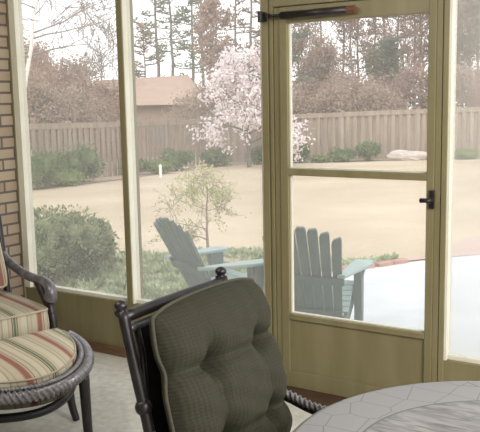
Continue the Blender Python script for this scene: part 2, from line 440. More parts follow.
# red brick edging between patio and bed: one brick after another
edge = smoothpath([(-4.30, 3.45, 0), (-4.02, 3.72, 0), (-3.64, 3.92, 0), (-3.40, 4.22, 0), (-3.22, 4.56, 0)], 10)
d = 0; last = edge[0]; proto = None; step = .21; acc = 0; bricks = []
for i in range(1, len(edge)):
    seg = edge[i] - edge[i - 1]
    acc += seg.length
    if acc >= step:
        acc = 0
        if proto is None:
            b = MB().box((0, 0, -.005), (.2, .09, .10)); proto = b.build('edging_brick', 'redbrick', bevel=.006); o = proto
        else: o = proto.copy(); COL.objects.link(o)
        o.location = (edge[i].x, edge[i].y, PZ - .005); o.rotation_euler.z = math.atan2(seg.y, seg.x)
        tag(o, 'red edging brick in the curved row where patio meets the green bed', 'brick', 'edging bricks around the patio')

# ------------------------------------------------------------------ porch shell
XL, XR, YB, ZC = -4.13, 2.6, -5.4, 2.75
struct(MB().span((XL - .2, YB - .2, -.34), (XR + .1, .12, 0)).build('floor', 'floor'))
struct(MB().span((XL - .2, YB - .2, ZC), (XR + .3, .35, ZC + .12)).build('ceiling', 'ceiling'))
struct(MB().span((XL - .22, YB, 0), (XL, .12, ZC)).build('wall_left', 'brick_side'))
struct(MB().span((XL, YB - .2, 0), (XR, YB, ZC)).build('wall_front', 'house_wall'))
wr = MB(); wr.span((XR, YB, 0), (XR + .1, .1, .33)); wr.span((XR, YB, 2.4), (XR + .1, .1, ZC))
for y in (-5.35, -3.6, -1.8, -.05): wr.span((XR, y - .05, .33), (XR + .1, y + .05, 2.4))
struct(wr.build('wall_right', 'olive'))

SILL_L, SILL_R = .352, .315
def panel(x0, x1, z):
    m = MB(); m.span((x0, .012, 0), (x1, .11, z)); return m
# screen wall below the sills and above the head beam
wb = MB()
wb.span((XL, .012, 0), (-2.2, .11, SILL_L)); wb.span((-1.21, .012, 0), (XR, .11, SILL_R))
wb.span((XL, .0, 2.48), (XR, .11, ZC))
struct(wb.build('wall_back', 'olive', bevel=.004))
def post(n, x0, x1, z0, z1, y0=0.0, y1=.11, material='olive'):
    return struct(MB().span((x0, y0, z0), (x1, y1, z1)).build('trim_%d' % n, material, bevel=.004))
post(1, XL, -4.112, 0, 2.48)
post(2, -3.201, -3.158, SILL_L, 2.48)
# grooved door posts
m = MB(); m.span((-2.206, 0, 0), (-2.168, .11, 2.48)); m.span((-2.168, .008, 0), (-2.158, .11, 2.48)); m.span((-2.158, 0, 0), (-2.138, .11, 2.48))
struct(m.build('trim_3', 'olive', bevel=.003))
m = MB(); m.span((-1.230, 0, 0), (-1.203, .11, 2.48))
struct(m.build('trim_4', 'olive', bevel=.003))
post(5, -2.138, -1.230, 2.055, 2.098)
post(6, -2.206, -1.203, 0, .024, -.12, .11, 'wood_dark')
for i, x in enumerate((-.15, .95, 2.05)): post(7 + i, x, x + .06, SILL_R, 2.48)
struct(MB().span((XL, -.016, 0), (-2.206, .012, .056)).build('baseboard_back', 'wood_strip', bevel=.004))
struct(MB().span((-1.203, -.016, 0), (XR, .012, .056)).build('baseboard_right', 'wood_strip', bevel=.004))

def window(n, x0, x1, z0, z1, smat='screen', y=.042, fw_=.026, left=None):
    w = bpy.data.objects.new('window_%d' % n, None); COL.objects.link(w); w.location = (0, 0, 0); struct(w)
    lf = left or fw_
    f = MB()
    f.span((x0, .004, z0), (x0 + lf, y + .03, z1)); f.span((x1 - fw_, y - .012, z0), (x1, y + .03, z1))
    f.span((x0 + lf, y - .012, z0), (x1 - fw_, y + .03, z0 + .02)); f.span((x0 + lf, y - .012, z1 - .02), (x1 - fw_, y + .03, z1))
    f.build('window_frame', 'cream', w)
    s = MB(); s.add([(x0 + lf, y, z0 + .02), (x1 - fw_, y, z0 + .02), (x1 - fw_, y, z1 - .02), (x0 + lf, y, z1 - .02)], [(0, 1, 2, 3)])
    s.build('insect_screen', smat, w)
window(1, -4.112, -3.201, SILL_L, 2.48, left=.052)
window(2, -3.158, -2.206, SILL_L, 2.48, left=.006)
window(3, -1.203, -.15, SILL_R, 2.48, 'screen_right', left=.012)
window(4, -.09, .95, SILL_R, 2.48, 'screen_right')
window(5, 1.01, 2.05, SILL_R, 2.48, 'screen_right')
window(6, -2.138, -1.230, 2.098, 2.48)

# screen door
door = bpy.data.objects.new('door_1', None); COL.objects.link(door); door.location = (-2.135, .03, .026); struct(door)
def D(mb, name, material, parent=door, **k):
    o = mb.build(name, material, None, **k)
    o.parent = parent
    o.matrix_parent_inverse = Matrix.Translation(-Vector((-2.135, .03, .026)))
    return o
dl, dr, gl, gr = -2.135, -1.233, -2.054, -1.301
D(MB().span((dl, .004, .026), (dl + .035, .05, 2.05)).span((dl + .035, -.002, .026), (gl, .05, 2.05)), 'stile', 'olive', bevel=.003)
D(MB().span((gr, -.002, .026), (dr - .03, .05, 2.05)).span((dr - .03, .004, .026), (dr, .05, 2.05)), 'stile', 'olive', bevel=.003)
D(MB().span((gl, -.002, 1.969), (gr, .05, 2.05)), 'top_rail', 'olive', bevel=.003)
D(MB().span((gl, -.002, 1.187), (gr, .05, 1.223)), 'middle_rail', 'olive', bevel=.003)
D(MB().span((gl, -.002, .026), (gr, .05, .116)), 'bottom_rail', 'olive', bevel=.003)
D(MB().span((gl, .012, .116), (gr, .04, .405)), 'kick_panel', 'olive')
D(MB().span((gl, -.002, .405), (gr, .05, .436)), 'lower_rail', 'olive', bevel=.003)
s = MB()
for z0, z1 in ((.436, 1.187), (1.223, 1.969)):
    s.add([(gl, .03, z0), (gr, .03, z0), (gr, .03, z1), (gl, .03, z1)], [(0, 1, 2, 3)])
D(s, 'insect_screen', 'screen_door')
m = MB()
for z0, z1 in ((.436, 1.187), (1.223, 1.969)):
    m.span((gl, .02, z0), (gl + .008, .04, z1)); m.span((gl + .008, .02, z0), (gr, .04, z0 + .006))
D(m, 'screen_bead', 'cream')
# closer across the top rail
c = D(MB().tube([(-2.06, -.045, 2.004), (-1.70, -.04, 2.008)], .019, 14), 'door_closer', 'black', smooth=True)
c['label'] = 'black tube of the door closer'
def sub(mb, name, material, par, **k):
    o = mb.build(name, material, None, **k); o.parent = par; return o
sub(MB().tube([(-2.19, -.03, 2.012), (-2.06, -.045, 2.006)], .007, 8), 'closer_rod', 'black', c, smooth=True)
sub(MB().span((-2.2, -.04, 1.985), (-2.17, .0, 2.03)).tube([(-2.19, -.035, 1.98), (-2.19, -.035, 2.035)], .014, 10).span((-2.15, -.05, 1.998), (-2.135, -.025, 2.02)), 'closer_bracket', 'black', c)
sub(MB().tube([(-1.70, -.04, 2.008), (-1.655, -.04, 2.01)], .017, 12).span((-1.69, -.04, 1.99), (-1.66, -.002, 2.02)), 'closer_end', 'copper_end', c)
h = D(MB().span((-1.281, -.014, 1.055), (-1.258, -.002, 1.145)).tube([(-1.27, -.014, 1.1), (-1.27, -.05, 1.1)], .012, 10), 'door_handle', 'black', bevel=.003)
h['label'] = 'black latch plate with its lever'
sub(MB().tube([(-1.262, -.05, 1.1), (-1.285, -.052, 1.1), (-1.312, -.048, 1.098)], [.014, .011, .012], 10), 'lever', 'black', h, smooth=True)

# ------------------------------------------------------------------ green cushioned dining chair
def lean_x(z): return -1.50 + (1.0 - z) * .235       # back line of the posts
YN, YF = -1.975, -1.459
ch = thing('patio_dining_chair', 'dark cast metal dining chair holding the green tufted cushion, beside the grey table', 'chair', (-1.2, -1.717, 0), 0)
def C(mb, name, material, lab=None, **k):
    o = mb.build(name, material, None, **k); o.parent = ch; o.matrix_parent_inverse = Matrix.Translation(-Vector((-1.2, -1.717, 0)))
    if lab: o['label'] = lab
    return o
for y in (YN, YF):
    pth = smoothpath([(-1.52, y, 0), (-1.43, y, .22), (-1.40, y, .45), (lean_x(.62), y, .62), (lean_x(.8), y, .8), (-1.50, y, .995)], 6)
    pm = MB().tube(pth, [.017] * len(pth), 10)
    pm.ball((lean_x(.72), y, .72), (.026, .026, .026), 10, 6)
    o = C(pm, 'back_post', 'cast', smooth=True)
    fm = MB().lathe([(.014, -.01), (.019, -.004), (.020, .004), (.013, .010), (.019, .017), (.020, .026), (.014, .034), (.005, .038)], (-1.505, y, .99), 14)
    f = fm.build('finial', 'cast', None, smooth=True); f.parent = o; pass
n = 12
tr = [(-1.497 - .006 * math.sin(PI * i / n), YN + (YF - YN) * i / n, .978) for i in range(n + 1)]
C(MB().tube(tr, .018, 10), 'top_rail', 'cast', smooth=True)
tr2 = [(x + .012, y, z - .035) for x, y, z in tr]
C(MB().tube(tr2, .012, 10), 'lower_top_rail', 'arm_metal', smooth=True)
pl = MB(); ring = [(.955, .045), (.86, .042), (.72, .016), (.46, .012)]
def plate(dx):
    return [(lean_x(z) + dx, YN + q, z) for z, q in ring] + [(lean_x(z) + dx, YF - q, z) for z, q in reversed(ring)]
a_, b_ = plate(-.006), plate(.006)
pl.add(a_ + b_, [(0, 1, 6, 7), (1, 2, 5, 6), (2, 3, 4, 5), (15, 14, 9, 8), (14, 13, 10, 9), (13, 12, 11, 10)] + [(k, 8 + k, 8 + (k + 1) % 8, (k + 1) % 8) for k in range(8)])
C(pl, 'back_panel', 'cast')
# slim inner stile that meets the post at a collar
C(MB().tube([(lean_x(.96), YN + .045, .95), (lean_x(.86), YN + .042, .86), (lean_x(.72), YN + .012, .72)], .011, 8), 'inner_stile', 'cast', smooth=True)
C(MB().tube([(lean_x(.96), YF - .045, .95), (lean_x(.86), YF - .042, .86), (lean_x(.72), YF - .012, .72)], .011, 8), 'inner_stile', 'cast', smooth=True)
seat = MB(); seat.prism([(-1.40, YN), (-1.40, YF), (-.93, YF + .03), (-.88, YF - .03), (-.88, YN + .03), (-.93, YN - .03)], .415, .445)
C(seat, 'seat', 'cast', bevel=.008)
for s_, y in ((-1, YN - .01), (1, YF + .014)):
    pth = smoothpath([(lean_x(.64), y - s_ * .01, .64), (-1.34, y, .635), (-1.25, y + s_ * .002, .614), (-1.16, y, .592), (-1.05, y, .588), (-.95, y, .60), (-.90, y, .585), (-.905, y, .56)], 40)
    a = C(MB().tube(pth, [.0125] * len(pth), 10, twist=(3, 330)), 'arm', 'rope', 'arm edged with pale twisted rope trim', smooth=True)
    ap = MB().tube([p + Vector((0, 0, -.018)) for p in pth[:-40:5]], .010, 8)
    ap = ap.build('arm_bar', 'cast', None, smooth=True); ap.parent = a
    C(MB().tube(smoothpath([(-.96, y, .58), (-1.0, y, .5), (-.94, y, .43)], 6), .013, 8), 'arm_support', 'cast', smooth=True)
    C(MB().tube(smoothpath([(-.93, y - s_ * .02, .43), (-.91, y - s_ * .015, .25), (-.88, y, .0)], 6), .018, 10), 'leg', 'cast', smooth=True)

# tufted cushion: local X = thickness, Y = width, Z = height
CW, CHh = .283, .565
tufts = [(-.125, .375), (.125, .375), (-.125, .15), (.125, .15)]
def seg_d(p, a, b):
    ax, ay = a; bx, by = b; px, py = p
    dx, dy = bx - ax, by - ay; t = ((px - ax) * dx + (py - ay) * dy) / (dx * dx + dy * dy)
    t = min(1, max(0, t)); return math.hypot(px - ax - dx * t, py - ay - dy * t)
creases = [((-.125, .375), (.125, .375), .020), ((-.125, .15), (.125, .15), .022), ((-.125, .375), (-.125, .15), .028), ((.125, .375), (.125, .15), .022),
           ((-.125, .375), (-.30, .385), .030), ((.125, .375), (.30, .385), .032), ((-.125, .15), (-.30, .14), .028), ((.125, .15), (.30, .14), .030),
           ((-.125, .375), (-.14, .60), .014), ((.125, .375), (.14, .60), .012), ((-.125, .15), (-.13, -.02), .02), ((.125, .15), (.13, -.02), .02)]
def outline(y, z):
    """pinch the outline where the side creases end"""
    k = 0
    for zz in (.385, .14): k += .016 * math.exp(-((z - zz) / .04) ** 2)
    return k
def cush_front(a, b):
    y = a * CW; z = b * CHh
    ea = 1 - abs(a) ** 3.2; eb = 1 - abs(2 * b - 1) ** 4
    t = .005 + .115 * (max(ea, 0) ** .5) * (max(eb, 0) ** .5)
    w = max(ea, 0) ** .35 * max(eb, 0) ** .35
    for (ty, tz) in tufts:
        t -= .050 * math.exp(-((y - ty) ** 2 + (z - tz) ** 2) / .0011) * w
    for p, q, dep in creases:
        dd = seg_d((y, z), p, q)
        t -= dep * (.65 * math.exp(-(dd / .016) ** 2) + .5 * math.exp(-(dd / .045) ** 2)) * (w if w < 1 else 1)
    t += .004 * math.sin(y * 60 + z * 37) * math.sin(z * 48 - y * 21) * w
    return max(t, .004)
NU, NV = 72, 90
cb = MB(); vs = []
for j in range(NV + 1):
    for i in range(NU + 1):
        a = -1 + 2 * i / NU; b = j / NV
        # rounded corners
        ra = a; rb = 2 * b - 1
        sq = 1 - .035 * (abs(ra) ** 4) * (abs(rb) ** 4) * 1.6
        y = a * CW * sq; z = (CHh / 2) + rb * CHh / 2 * sq
        y -= math.copysign(outline(y, z) * abs(a) ** 4, a)
        z += .012 * (1 - a * a) * (rb if rb > 0 else 0)
        vs.append((cush_front(a, b), y, z))
nv = len(vs)
for j in range(NV + 1):
    for i in range(NU + 1):
        x, y, z = vs[j * (NU + 1) + i]
        a = -1 + 2 * i / NU; b = j / NV
        vs.append((-.03 * max(1 - abs(a) ** 6, 0) ** .5 * max(1 - abs(2 * b - 1) ** 8, 0) ** .5, y, z))
W_ = NU + 1; fs = []
for j in range(NV):
    for i in range(NU):
        q = (j * W_ + i, j * W_ + i + 1, (j + 1) * W_ + i + 1, (j + 1) * W_ + i)
        fs.append(q); fs.append(tuple(nv + k for k in reversed(q)))
rim = [i for i in range(NU)] + [j * W_ + NU for j in range(NV)] + [NV * W_ + i for i in range(NU, 0, -1)] + [j * W_ for j in range(NV, 0, -1)]
for k in range(len(rim)):
    a, b = rim[k], rim[(k + 1) % len(rim)]
    fs.append((b, a, nv + a, nv + b))
cb.add(vs, fs)
cush = cb.build('chair_cushion', 'weave', smooth=True)
cush.location = (-1.275, -1.705, .452); cush.rotation_euler = (0, -math.atan(.235), 0)
tag(cush, 'olive green tufted back cushion leaning in the dark metal dining chair', 'cushion')
loop = [Vector(vs[i]) + Vector((.004, 0, 0)) for i in rim]
MB().tube(loop + [loop[0]], .006, 7).build('piping', 'piping', cush, smooth=True)
# second welt in front of the top seam
for ty, tz in tufts:
    x = cush_front(ty / CW, tz / CHh)
    MB().ball((x + .002, ty, tz), (.006, .013, .013), 10, 6).build('tuft_button', 'weave', cush, smooth=True)

# ------------------------------------------------------------------ table
tb = thing('round_patio_table', 'round grey patio table with a tiled ring and swirled centre, at lower right', 'table', (-.394, -1.85, 0))
RT = .575
top = MB().lathe([(RT - .03, -.022), (RT - .006, -.02), (RT, -.010), (RT - .003, -.002), (RT - .012, 0), (.3, .0005), (.02, .0008)], (0, 0, 0), 96)
t = top.build('table_top', 'table', tb, smooth=True); t.location = (0, 0, .74)
rimm = MB().tube([(math.cos(a) * (RT - .004), math.sin(a) * (RT - .004), .728) for a in [2 * PI * i / 96 for i in range(97)]], .010, 8)
rimm.build('table_rim', 'table_rim', tb, smooth=True)
MB().tube([(math.cos(a) * .47, math.sin(a) * .47, .695) for a in [2 * PI * i / 48 for i in range(49)]], .018, 8).build('apron_ring', 'cast', tb, smooth=True)
for k in range(4):
    a = PI / 4 + k * PI / 2
    p = smoothpath([(math.cos(a) * r, math.sin(a) * r, z) for r, z in ((.46, .70), (.40, .55), (.26, .36), (.30, .16), (.42, .0))], 6)
    MB().tube(p, .021, 10).build('leg', 'cast', tb, smooth=True)
MB().tube([(math.cos(a) * .27, math.sin(a) * .27, .33) for a in [2 * PI * i / 32 for i in range(33)]], .012, 8).build('stretcher_ring', 'cast', tb, smooth=True)

# ------------------------------------------------------------------ striped lounge chair and ottoman
RZ = math.atan2(-.29, .957)               # faces out of the corner, toward +X
ex = Vector((math.cos(RZ), math.sin(RZ), 0)); ey = Vector((-math.sin(RZ), math.cos(RZ), 0))
AO = Vector((-3.2, -.63, 0)) - ey * .36   # front middle of the seat
ac = thing('lounge_armchair', 'dark metal lounge armchair with scrolled arms in the brick corner, behind the ottoman', 'armchair', AO, RZ)
fr = MB().span((-.60, -.37, .24), (-.02, .37, .30)); fr.build('seat_frame', 'cast', ac, bevel=.01)
for s_ in (-1, 1):
    y = s_ * .385
    # arm: falls from the back, swells, then scrolls over at the hand
    p = smoothpath([(-.70, y, .70), (-.60, y, .65), (-.46, y, .615), (-.34, y, .597), (-.22, y, .593), (-.13, y, .595), (-.07, y, .578), (-.048, y, .54), (-.06, y, .505)], 7)
    k = len(p); rad = [.026 + .012 * max(0, (i / k - .55)) / .45 for i in range(k)]
    arm = MB().tube(p, rad, 12, 1.0).build('arm', 'arm_metal', ac, smooth=True)
    q = smoothpath([(-.20, y, .585), (-.15, y, .53), (-.085, y, .46), (-.05, y, .41), (-.03, y, .30)], 7)
    MB().tube(q, [.028 - .008 * i / len(q) for i in range(len(q))], 10).build('arm_post', 'cast', ac, smooth=True)
    MB().tube(smoothpath([(-.06, y, .52), (-.065, y, .47), (-.05, y, .42)], 5), .020, 10).build('scroll', 'cast', arm, smooth=True)
    MB().tube(smoothpath([(-.02, y - s_ * .02, .30), (.0, y - s_ * .02, .16), (.02, y - s_ * .02, 0)], 5), [.03] * 6 + [.022] * 5, 10).build('leg', 'cast', ac, smooth=True)
    MB().tube(smoothpath([(-.60, y - s_ * .02, .30), (-.64, y - s_ * .02, .16), (-.70, y - s_ * .02, 0)], 5), [.026] * 11, 10).build('leg', 'cast', ac, smooth=True)
    MB().tube(smoothpath([(-.60, y, .28), (-.65, y, .6), (-.70, y, .92)], 5), .022, 10).build('back_post', 'cast', ac, smooth=True)
MB().tube(smoothpath([(-.70, -.385, .92), (-.715, -.2, .97), (-.72, 0, .99), (-.715, .2, .97), (-.70, .385, .92)], 6), .024, 10).build('top_rail', 'cast', ac, smooth=True)
bl = MB()
for i in range(1, 7):
    y = -.385 + .77 * i / 7; bl.tube([(-.60, y, .30), (-.655, y, .62), (-.712, y, .96)], .009, 6)
bl.build('back_lattice', 'cast', ac, smooth=True)

def pillow(wx, wy, h, rx, nx=28, ny=28, crown=.03, edge=.03):
    """box cushion: local X depth, Y width, Z up, crowned top, welted edges"""
    mb = MB(); vs = []
    def P(a, b, top):
        e = (1 - abs(a) ** 6) ** .5 * (1 - abs(b) ** 6) ** .5 if abs(a) < 1 and abs(b) < 1 else 0
        k = 1 - .05 * abs(a) ** 5 * abs(b) ** 5
        z = (h + crown * e * (1 - .5 * a * a) * (1 - .5 * b * b)) if top else -.01 * e
        return (a * wx / 2 * k, b * wy / 2 * k, z)
    for top in (1, 0):
        for j in range(ny + 1):
            for i in range(nx + 1): vs.append(P(-1 + 2 * i / nx, -1 + 2 * j / ny, top))
    w = nx + 1; nv = w * (ny + 1); fs = []
    for j in range(ny):
        for i in range(nx):
            q = (j * w + i, j * w + i + 1, (j + 1) * w + i + 1, (j + 1) * w + i); fs.append(q); fs.append(tuple(nv + t for t in reversed(q)))
    rim = [i for i in range(nx)] + [j * w + nx for j in range(ny)] + [ny * w + i for i in range(nx, 0, -1)] + [j * w for j in range(ny, 0, -1)]
    mids = []
    for t in rim:
        x, y, z = vs[t]; l = math.hypot(x / wx, y / wy); bul = .012
        mids.append((x * (1 + bul / wx), y * (1 + bul / wy), h * .5))
    o = len(vs); vs += mids; n = len(rim)
    for k in range(n):
        k2 = (k + 1) % n
        fs.append((rim[k], o + k, o + k2, rim[k2])); fs.append((o + k, nv + rim[k], nv + rim[k2], o + k2))
    mb.add(vs, fs)
    return mb, [Vector(vs[t]) for t in rim], [Vector(vs[nv + t]) for t in rim]
mb, l1, l2 = pillow(.60, .70, .155, .03, crown=.012)
sc = mb.build('seat_cushion', 'stripe_seat', smooth=True)
sc.location = AO + ex * -.285 + Vector((0, 0, .312)); sc.rotation_euler = (0, 0, RZ)
tag(sc, 'thick striped seat cushion on the lounge armchair', 'cushion')
for l in (l1, l2): MB().tube(l + [l[0]], .006, 6).build('piping', 'cream_piping', sc, smooth=True)
mb, l1, l2 = pillow(.52, .64, .12, .03, crown=.05)
bc = mb.build('back_cushion', 'stripe_seat', smooth=True)
bc.rotation_euler = Euler((0, -math.radians(102 - 180) * -1, 0))
bc.rotation_euler = (Matrix.Rotation(RZ, 3, 'Z') @ Matrix.Rotation(math.radians(68), 3, 'Y')).to_euler()
bc.location = AO + ex * -.655 + Vector((0, 0, .715))
tag(bc, 'striped back cushion leaning in the lounge armchair, cut off at the left', 'cushion')
for l in (l1, l2): MB().tube(l + [l[0]], .006, 6).build('piping', 'cream_piping', bc, smooth=True)

# ottoman: half-moon, straight side toward the chair
OO = Vector((-2.90, -.79, 0)) - ey * .48
ot = thing('half_moon_ottoman', 'dark metal half-moon ottoman with rope trimmed rim, in front of the lounge armchair', 'ottoman', OO, RZ)
def dshape(hw, dep, n=44, pw=1.8, x0=0.0):
    pts = []
    for i in range(n + 1):
        a = -PI / 2 + PI * i / n; c, s_ = math.cos(a), math.sin(a)
        pts.append((x0 + dep * abs(c) ** (2 / pw), hw * math.copysign(abs(s_) ** (2 / pw), s_)))
    return pts
HW, DP = .462, .668
arc = dshape(HW, DP, 60)
rope_path = [(x, y, .405) for x, y in dshape(HW, DP, 420)]
MB().tube(rope_path, .022, 14, twist=(3, 260)).build('rope_rim', 'rope', ot, smooth=True)['label'] = 'pewter twisted rope rim'
inner = dshape(HW - .034, DP - .03, 420, x0=.0)
MB().tube([(x, y, .43) for x, y in inner], .010, 8, twist=(1, 420)).build('bead_trim', 'rope', ot, smooth=True)
ring = dshape(HW - .03, DP - .03, 40)
MB().prism(ring, .385, .405).build('deck', 'cast', ot)
ap = MB(); n = len(ring)
ap.add([(x, y, .385) for x, y in ring] + [(x, y, .345) for x, y in ring] + [(x - .012, y * .97, .385) for x, y in ring] + [(x - .012, y * .97, .345) for x, y in ring],
       [(i, n + i, n + i + 1, i + 1) for i in range(n - 1)] + [(2 * n + i, 2 * n + i + 1, 3 * n + i + 1, 3 * n + i) for i in range(n - 1)] + [(n + i, 3 * n + i, 3 * n + i + 1, n + i + 1) for i in range(n - 1)] + [(0, n - 1, 2 * n - 1, n)])
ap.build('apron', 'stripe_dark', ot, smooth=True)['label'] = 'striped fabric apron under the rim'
LEGS = [(.10, HW - .07), (.10, -HW + .07), (.555, .235), (.555, -.235)]
for x, y in LEGS:
    p = smoothpath([(x, y, .39), (x + .004, y * 1.01, .25), (x + .012, y * 1.02, .1), (x + .03, y * 1.06, 0)], 5)
    MB().tube(p, [.026 - .009 * i / len(p) for i in range(len(p))], 10).build('leg', 'cast', ot, smooth=True)
sarc = [(x, y, .285) for x, y in dshape(HW - .07, DP - .10, 36)]
MB().tube(sarc, .017, 10, 1.2).build('stretcher', 'cast', ot, smooth=True)
# half-moon cushion
def dcushion(hw, dep, z0, h, crown):
    mb = MB(); n = 60; rings = 12; base = dshape(hw, dep, n); base = base + [(0, y) for y in [hw - 2 * hw * i / 24 for i in range(1, 24)]]
    cx, cy = dep * .42, 0; N_ = len(base); vs = []; fs = []
    prof = [(1 - .02, 0), (1.0, h * .5), (.985, h)]
    for k, z in prof: vs += [(cx + (x - cx) * k, cy + (y - cy) * k, z) for x, y in base]
    for r in range(1, rings + 1):
        k = .985 * (1 - r / rings); vs += [(cx + (x - cx) * k, cy + (y - cy) * k, h + crown * (1 - (1 - r / rings) ** 4) ** .8) for x, y in base]
    tot = len(prof) + rings
    for i in range(tot - 1):
        for j in range(N_):
            fs.append((i * N_ + j, i * N_ + (j + 1) % N_, (i + 1) * N_ + (j + 1) % N_, (i + 1) * N_ + j))
    fs.append(tuple(range(N_ - 1, -1, -1)))
    mb.add(vs, fs); return mb, [Vector(vs[2 * N_ + j]) for j in range(N_)]
mb, l = dcushion(HW - .055, DP - .055, 0, .045, .035)
oc = mb.build('ottoman_cushion', 'stripe', smooth=True)
oc.location = OO + Vector((0, 0, .408)); oc.rotation_euler = (0, 0, RZ)
tag(oc, 'striped half-moon cushion lying on the ottoman', 'cushion')
MB().tube(l + [l[0]], .005, 6).build('piping', 'cream_piping', oc, smooth=True)

# ------------------------------------------------------------------ adirondack chairs (local +Y = facing)
def adirondack(label, loc, rz):
    t = thing('adirondack_chair', label, 'chair', loc, rz, 'grey green slatted garden chairs on the patio')
    for s_ in (-1, 1):
        # long side rail that is also the rear leg
        x = s_ * .255
        m = MB(); x0, x1 = x - .014, x + .014
        prof = [(.155, .25), (.155, .365), (.10, .375), (-.16, .235), (-.58, .075), (-.62, .0), (-.48, .0), (-.16, .12)]
        n = len(prof)
        m.add([(x0, y, z) for y, z in prof] + [(x1, y, z) for y, z in prof], [tuple(range(n)), tuple(range(2 * n - 1, n - 1, -1))] + [(i, n + i, n + (i + 1) % n, (i + 1) % n) for i in range(n)])
        m.build('side_rail', 'adiron', t)
        # front leg: wide at the top, tapering down
        m = MB(); xl = s_ * .315
        m.hexa([(xl - .030, .055, 0), (xl + .030, .055, 0), (xl + .030, .12, 0), (xl - .030, .12, 0)],
               [(xl - .030, .01, .555), (xl + .030, .01, .555), (xl + .030, .14, .555), (xl - .030, .14, .555)])
        m.build('leg', 'adiron', t, bevel=.004)
        # arm: paddle wide at the front
        out = [(.235, -.40), (.295, -.41), (.345, -.22), (.40, -.02), (.42, .14), (.40, .19), (.285, .19), (.262, .15), (.25, -.1)]
        poly = [(s_ * a, b) for a, b in out]
        if s_ < 0: poly = poly[::-1]
        MB().prism(poly, .555, .580).build('arm', 'adiron_skylit', t, bevel=.006)
        MB().hexa([(s_ * .31 - .012, .06, .40), (s_ * .31 + .012, .06, .40), (s_ * .31 + .012, .10, .40), (s_ * .31 - .012, .10, .40)],
                  [(s_ * .345 - .03, .04, .555), (s_ * .345 + .03, .04, .555), (s_ * .345 + .03, .12, .555), (s_ * .345 - .03, .12, .555)]).build('arm_bracket', 'adiron', t)
    ns = 7
    for i in range(ns):
        y0 = .125 - (i - 1) * .053; z = .385 + (y0 - .10) * .54
        if i == 0: y0, z = .165, .355
        rot = Matrix.Rotation(math.radians(28 if i else -60), 3, 'X')
        MB().box((0, y0, z), (.545, .056, .018), rot).build('seat_slat', 'adiron_skylit', t, bevel=.004)
    tilt = math.radians(27)
    def bp(x, h, off=0):       # point on the leaning back
        return (x, -.16 - h * math.sin(tilt) + off * math.cos(tilt), .20 + h * math.cos(tilt) + off * math.sin(tilt))
    nb = 7; bw, tw = .47, .58
    for i in range(nb):
        c = (i - (nb - 1) / 2) / (nb / 2)
        xb, xt = c * bw / 2, c * tw / 2; wb, wt = bw / nb / 2 - .003, tw / nb / 2 - .0045
        top = .83 - .105 * (abs(c) ** 2.0)
        sk = -.045 * c
        lo = [bp(xb - wb, 0, -.01), bp(xb + wb, 0, -.01), bp(xb + wb, 0, .01), bp(xb - wb, 0, .01)]
        hi = [bp(xt - wt, top - .02 - max(0, -sk), -.01), bp(xt + wt, top - .02 - max(0, sk), -.01), bp(xt + wt, top - .02 - max(0, sk), .01), bp(xt - wt, top - .02 - max(0, -sk), .01)]
        m = MB(); m.hexa(lo, hi)
        hi2 = [bp(xt - wt * .7, top - max(0, -sk) * .7, -.01), bp(xt + wt * .7, top - max(0, sk) * .7, -.01), bp(xt + wt * .7, top - max(0, sk) * .7, .01), bp(xt - wt * .7, top - max(0, -sk) * .7, .01)]
        m.hexa(hi, hi2)
        m.build('back_slat', 'adiron', t)
    for h, w in ((.05, .47), (.37, .56)):
        q = bp(0, h, -.022)
        MB().box(q, (w, .022, .07), Matrix.Rotation(tilt, 3, 'X')).build('cross_brace', 'adiron', t, bevel=.003)
    return t
adirondack('grey green slatted garden chair seen from the side through the left screen', (-3.54, 1.62, PZ), math.radians(-26))
adirondack('grey green slatted garden chair seen from behind through the screen door', (-2.775, 1.72, PZ), math.radians(15))

# ------------------------------------------------------------------ fence: posts, rails, boards
def fence(A, B, npanels, label, H=1.83, skip_first=False):
    A, B = Vector((*A, 0)), Vector((*B, 0)); mid = (A + B) / 2
    t = thing('board_fence', label, 'fence', (A.x, A.y, terr(A.x, A.y)))
    inv = Matrix.Translation(-Vector((A.x, A.y, terr(A.x, A.y))))
    dv = (B - A); Ln = dv.length; dv.normalize(); ang = math.atan2(dv.y, dv.x); rot = Matrix.Rotation(ang, 3, 'Z'); nrm = Vector((dv.y, -dv.x, 0))
    if nrm.dot(Vector((CX, CY, 0)) - mid) < 0: nrm = -nrm
    def z(s): p = A + dv * s; return terr(p.x, p.y)
    for k in range(npanels + 1):
        if k == 0 and skip_first: continue
        s = Ln * k / npanels; p = A + dv * s
        m = MB().box((p.x, p.y, z(s) + H / 2 + .03), (.12, .12, H + .14), rot); m.box((p.x, p.y, z(s) + H + .11), (.16, .16, .03), rot)
        o = m.build('fence_post', 'fence_post', None); o.parent = t; o.matrix_parent_inverse = inv
    for k in range(npanels):
        s0, s1 = Ln * k / npanels, Ln * (k + 1) / npanels
        m = MB(); nb = int((s1 - s0) / .14)
        for i in range(nb):
            s = s0 + (i + .5) * (s1 - s0) / nb; p = A + dv * s + nrm * (.045 if i % 2 else -.02)
            m.box((p.x, p.y, z(s) + H / 2 - .02), ((s1 - s0) / nb * .98, .022, H - .1), rot)
        for hz, hh, off in ((H + .005, .05, .0), (H - .12, .13, .06)):
            p0 = A + dv * s0 + nrm * off; p1 = A + dv * s1 + nrm * off; w = nrm * (.075 if off == 0 else .015); a, b = z(s0) + hz, z(s1) + hz
            m.hexa([p0 - w + Vector((0, 0, a)), p0 + w + Vector((0, 0, a)), p1 + w + Vector((0, 0, b)), p1 - w + Vector((0, 0, b))],
                   [p0 - w + Vector((0, 0, a + hh)), p0 + w + Vector((0, 0, a + hh)), p1 + w + Vector((0, 0, b + hh)), p1 - w + Vector((0, 0, b + hh))])
        o = m.build('board_panel', 'fence', None); o.parent = t; o.matrix_parent_inverse = inv
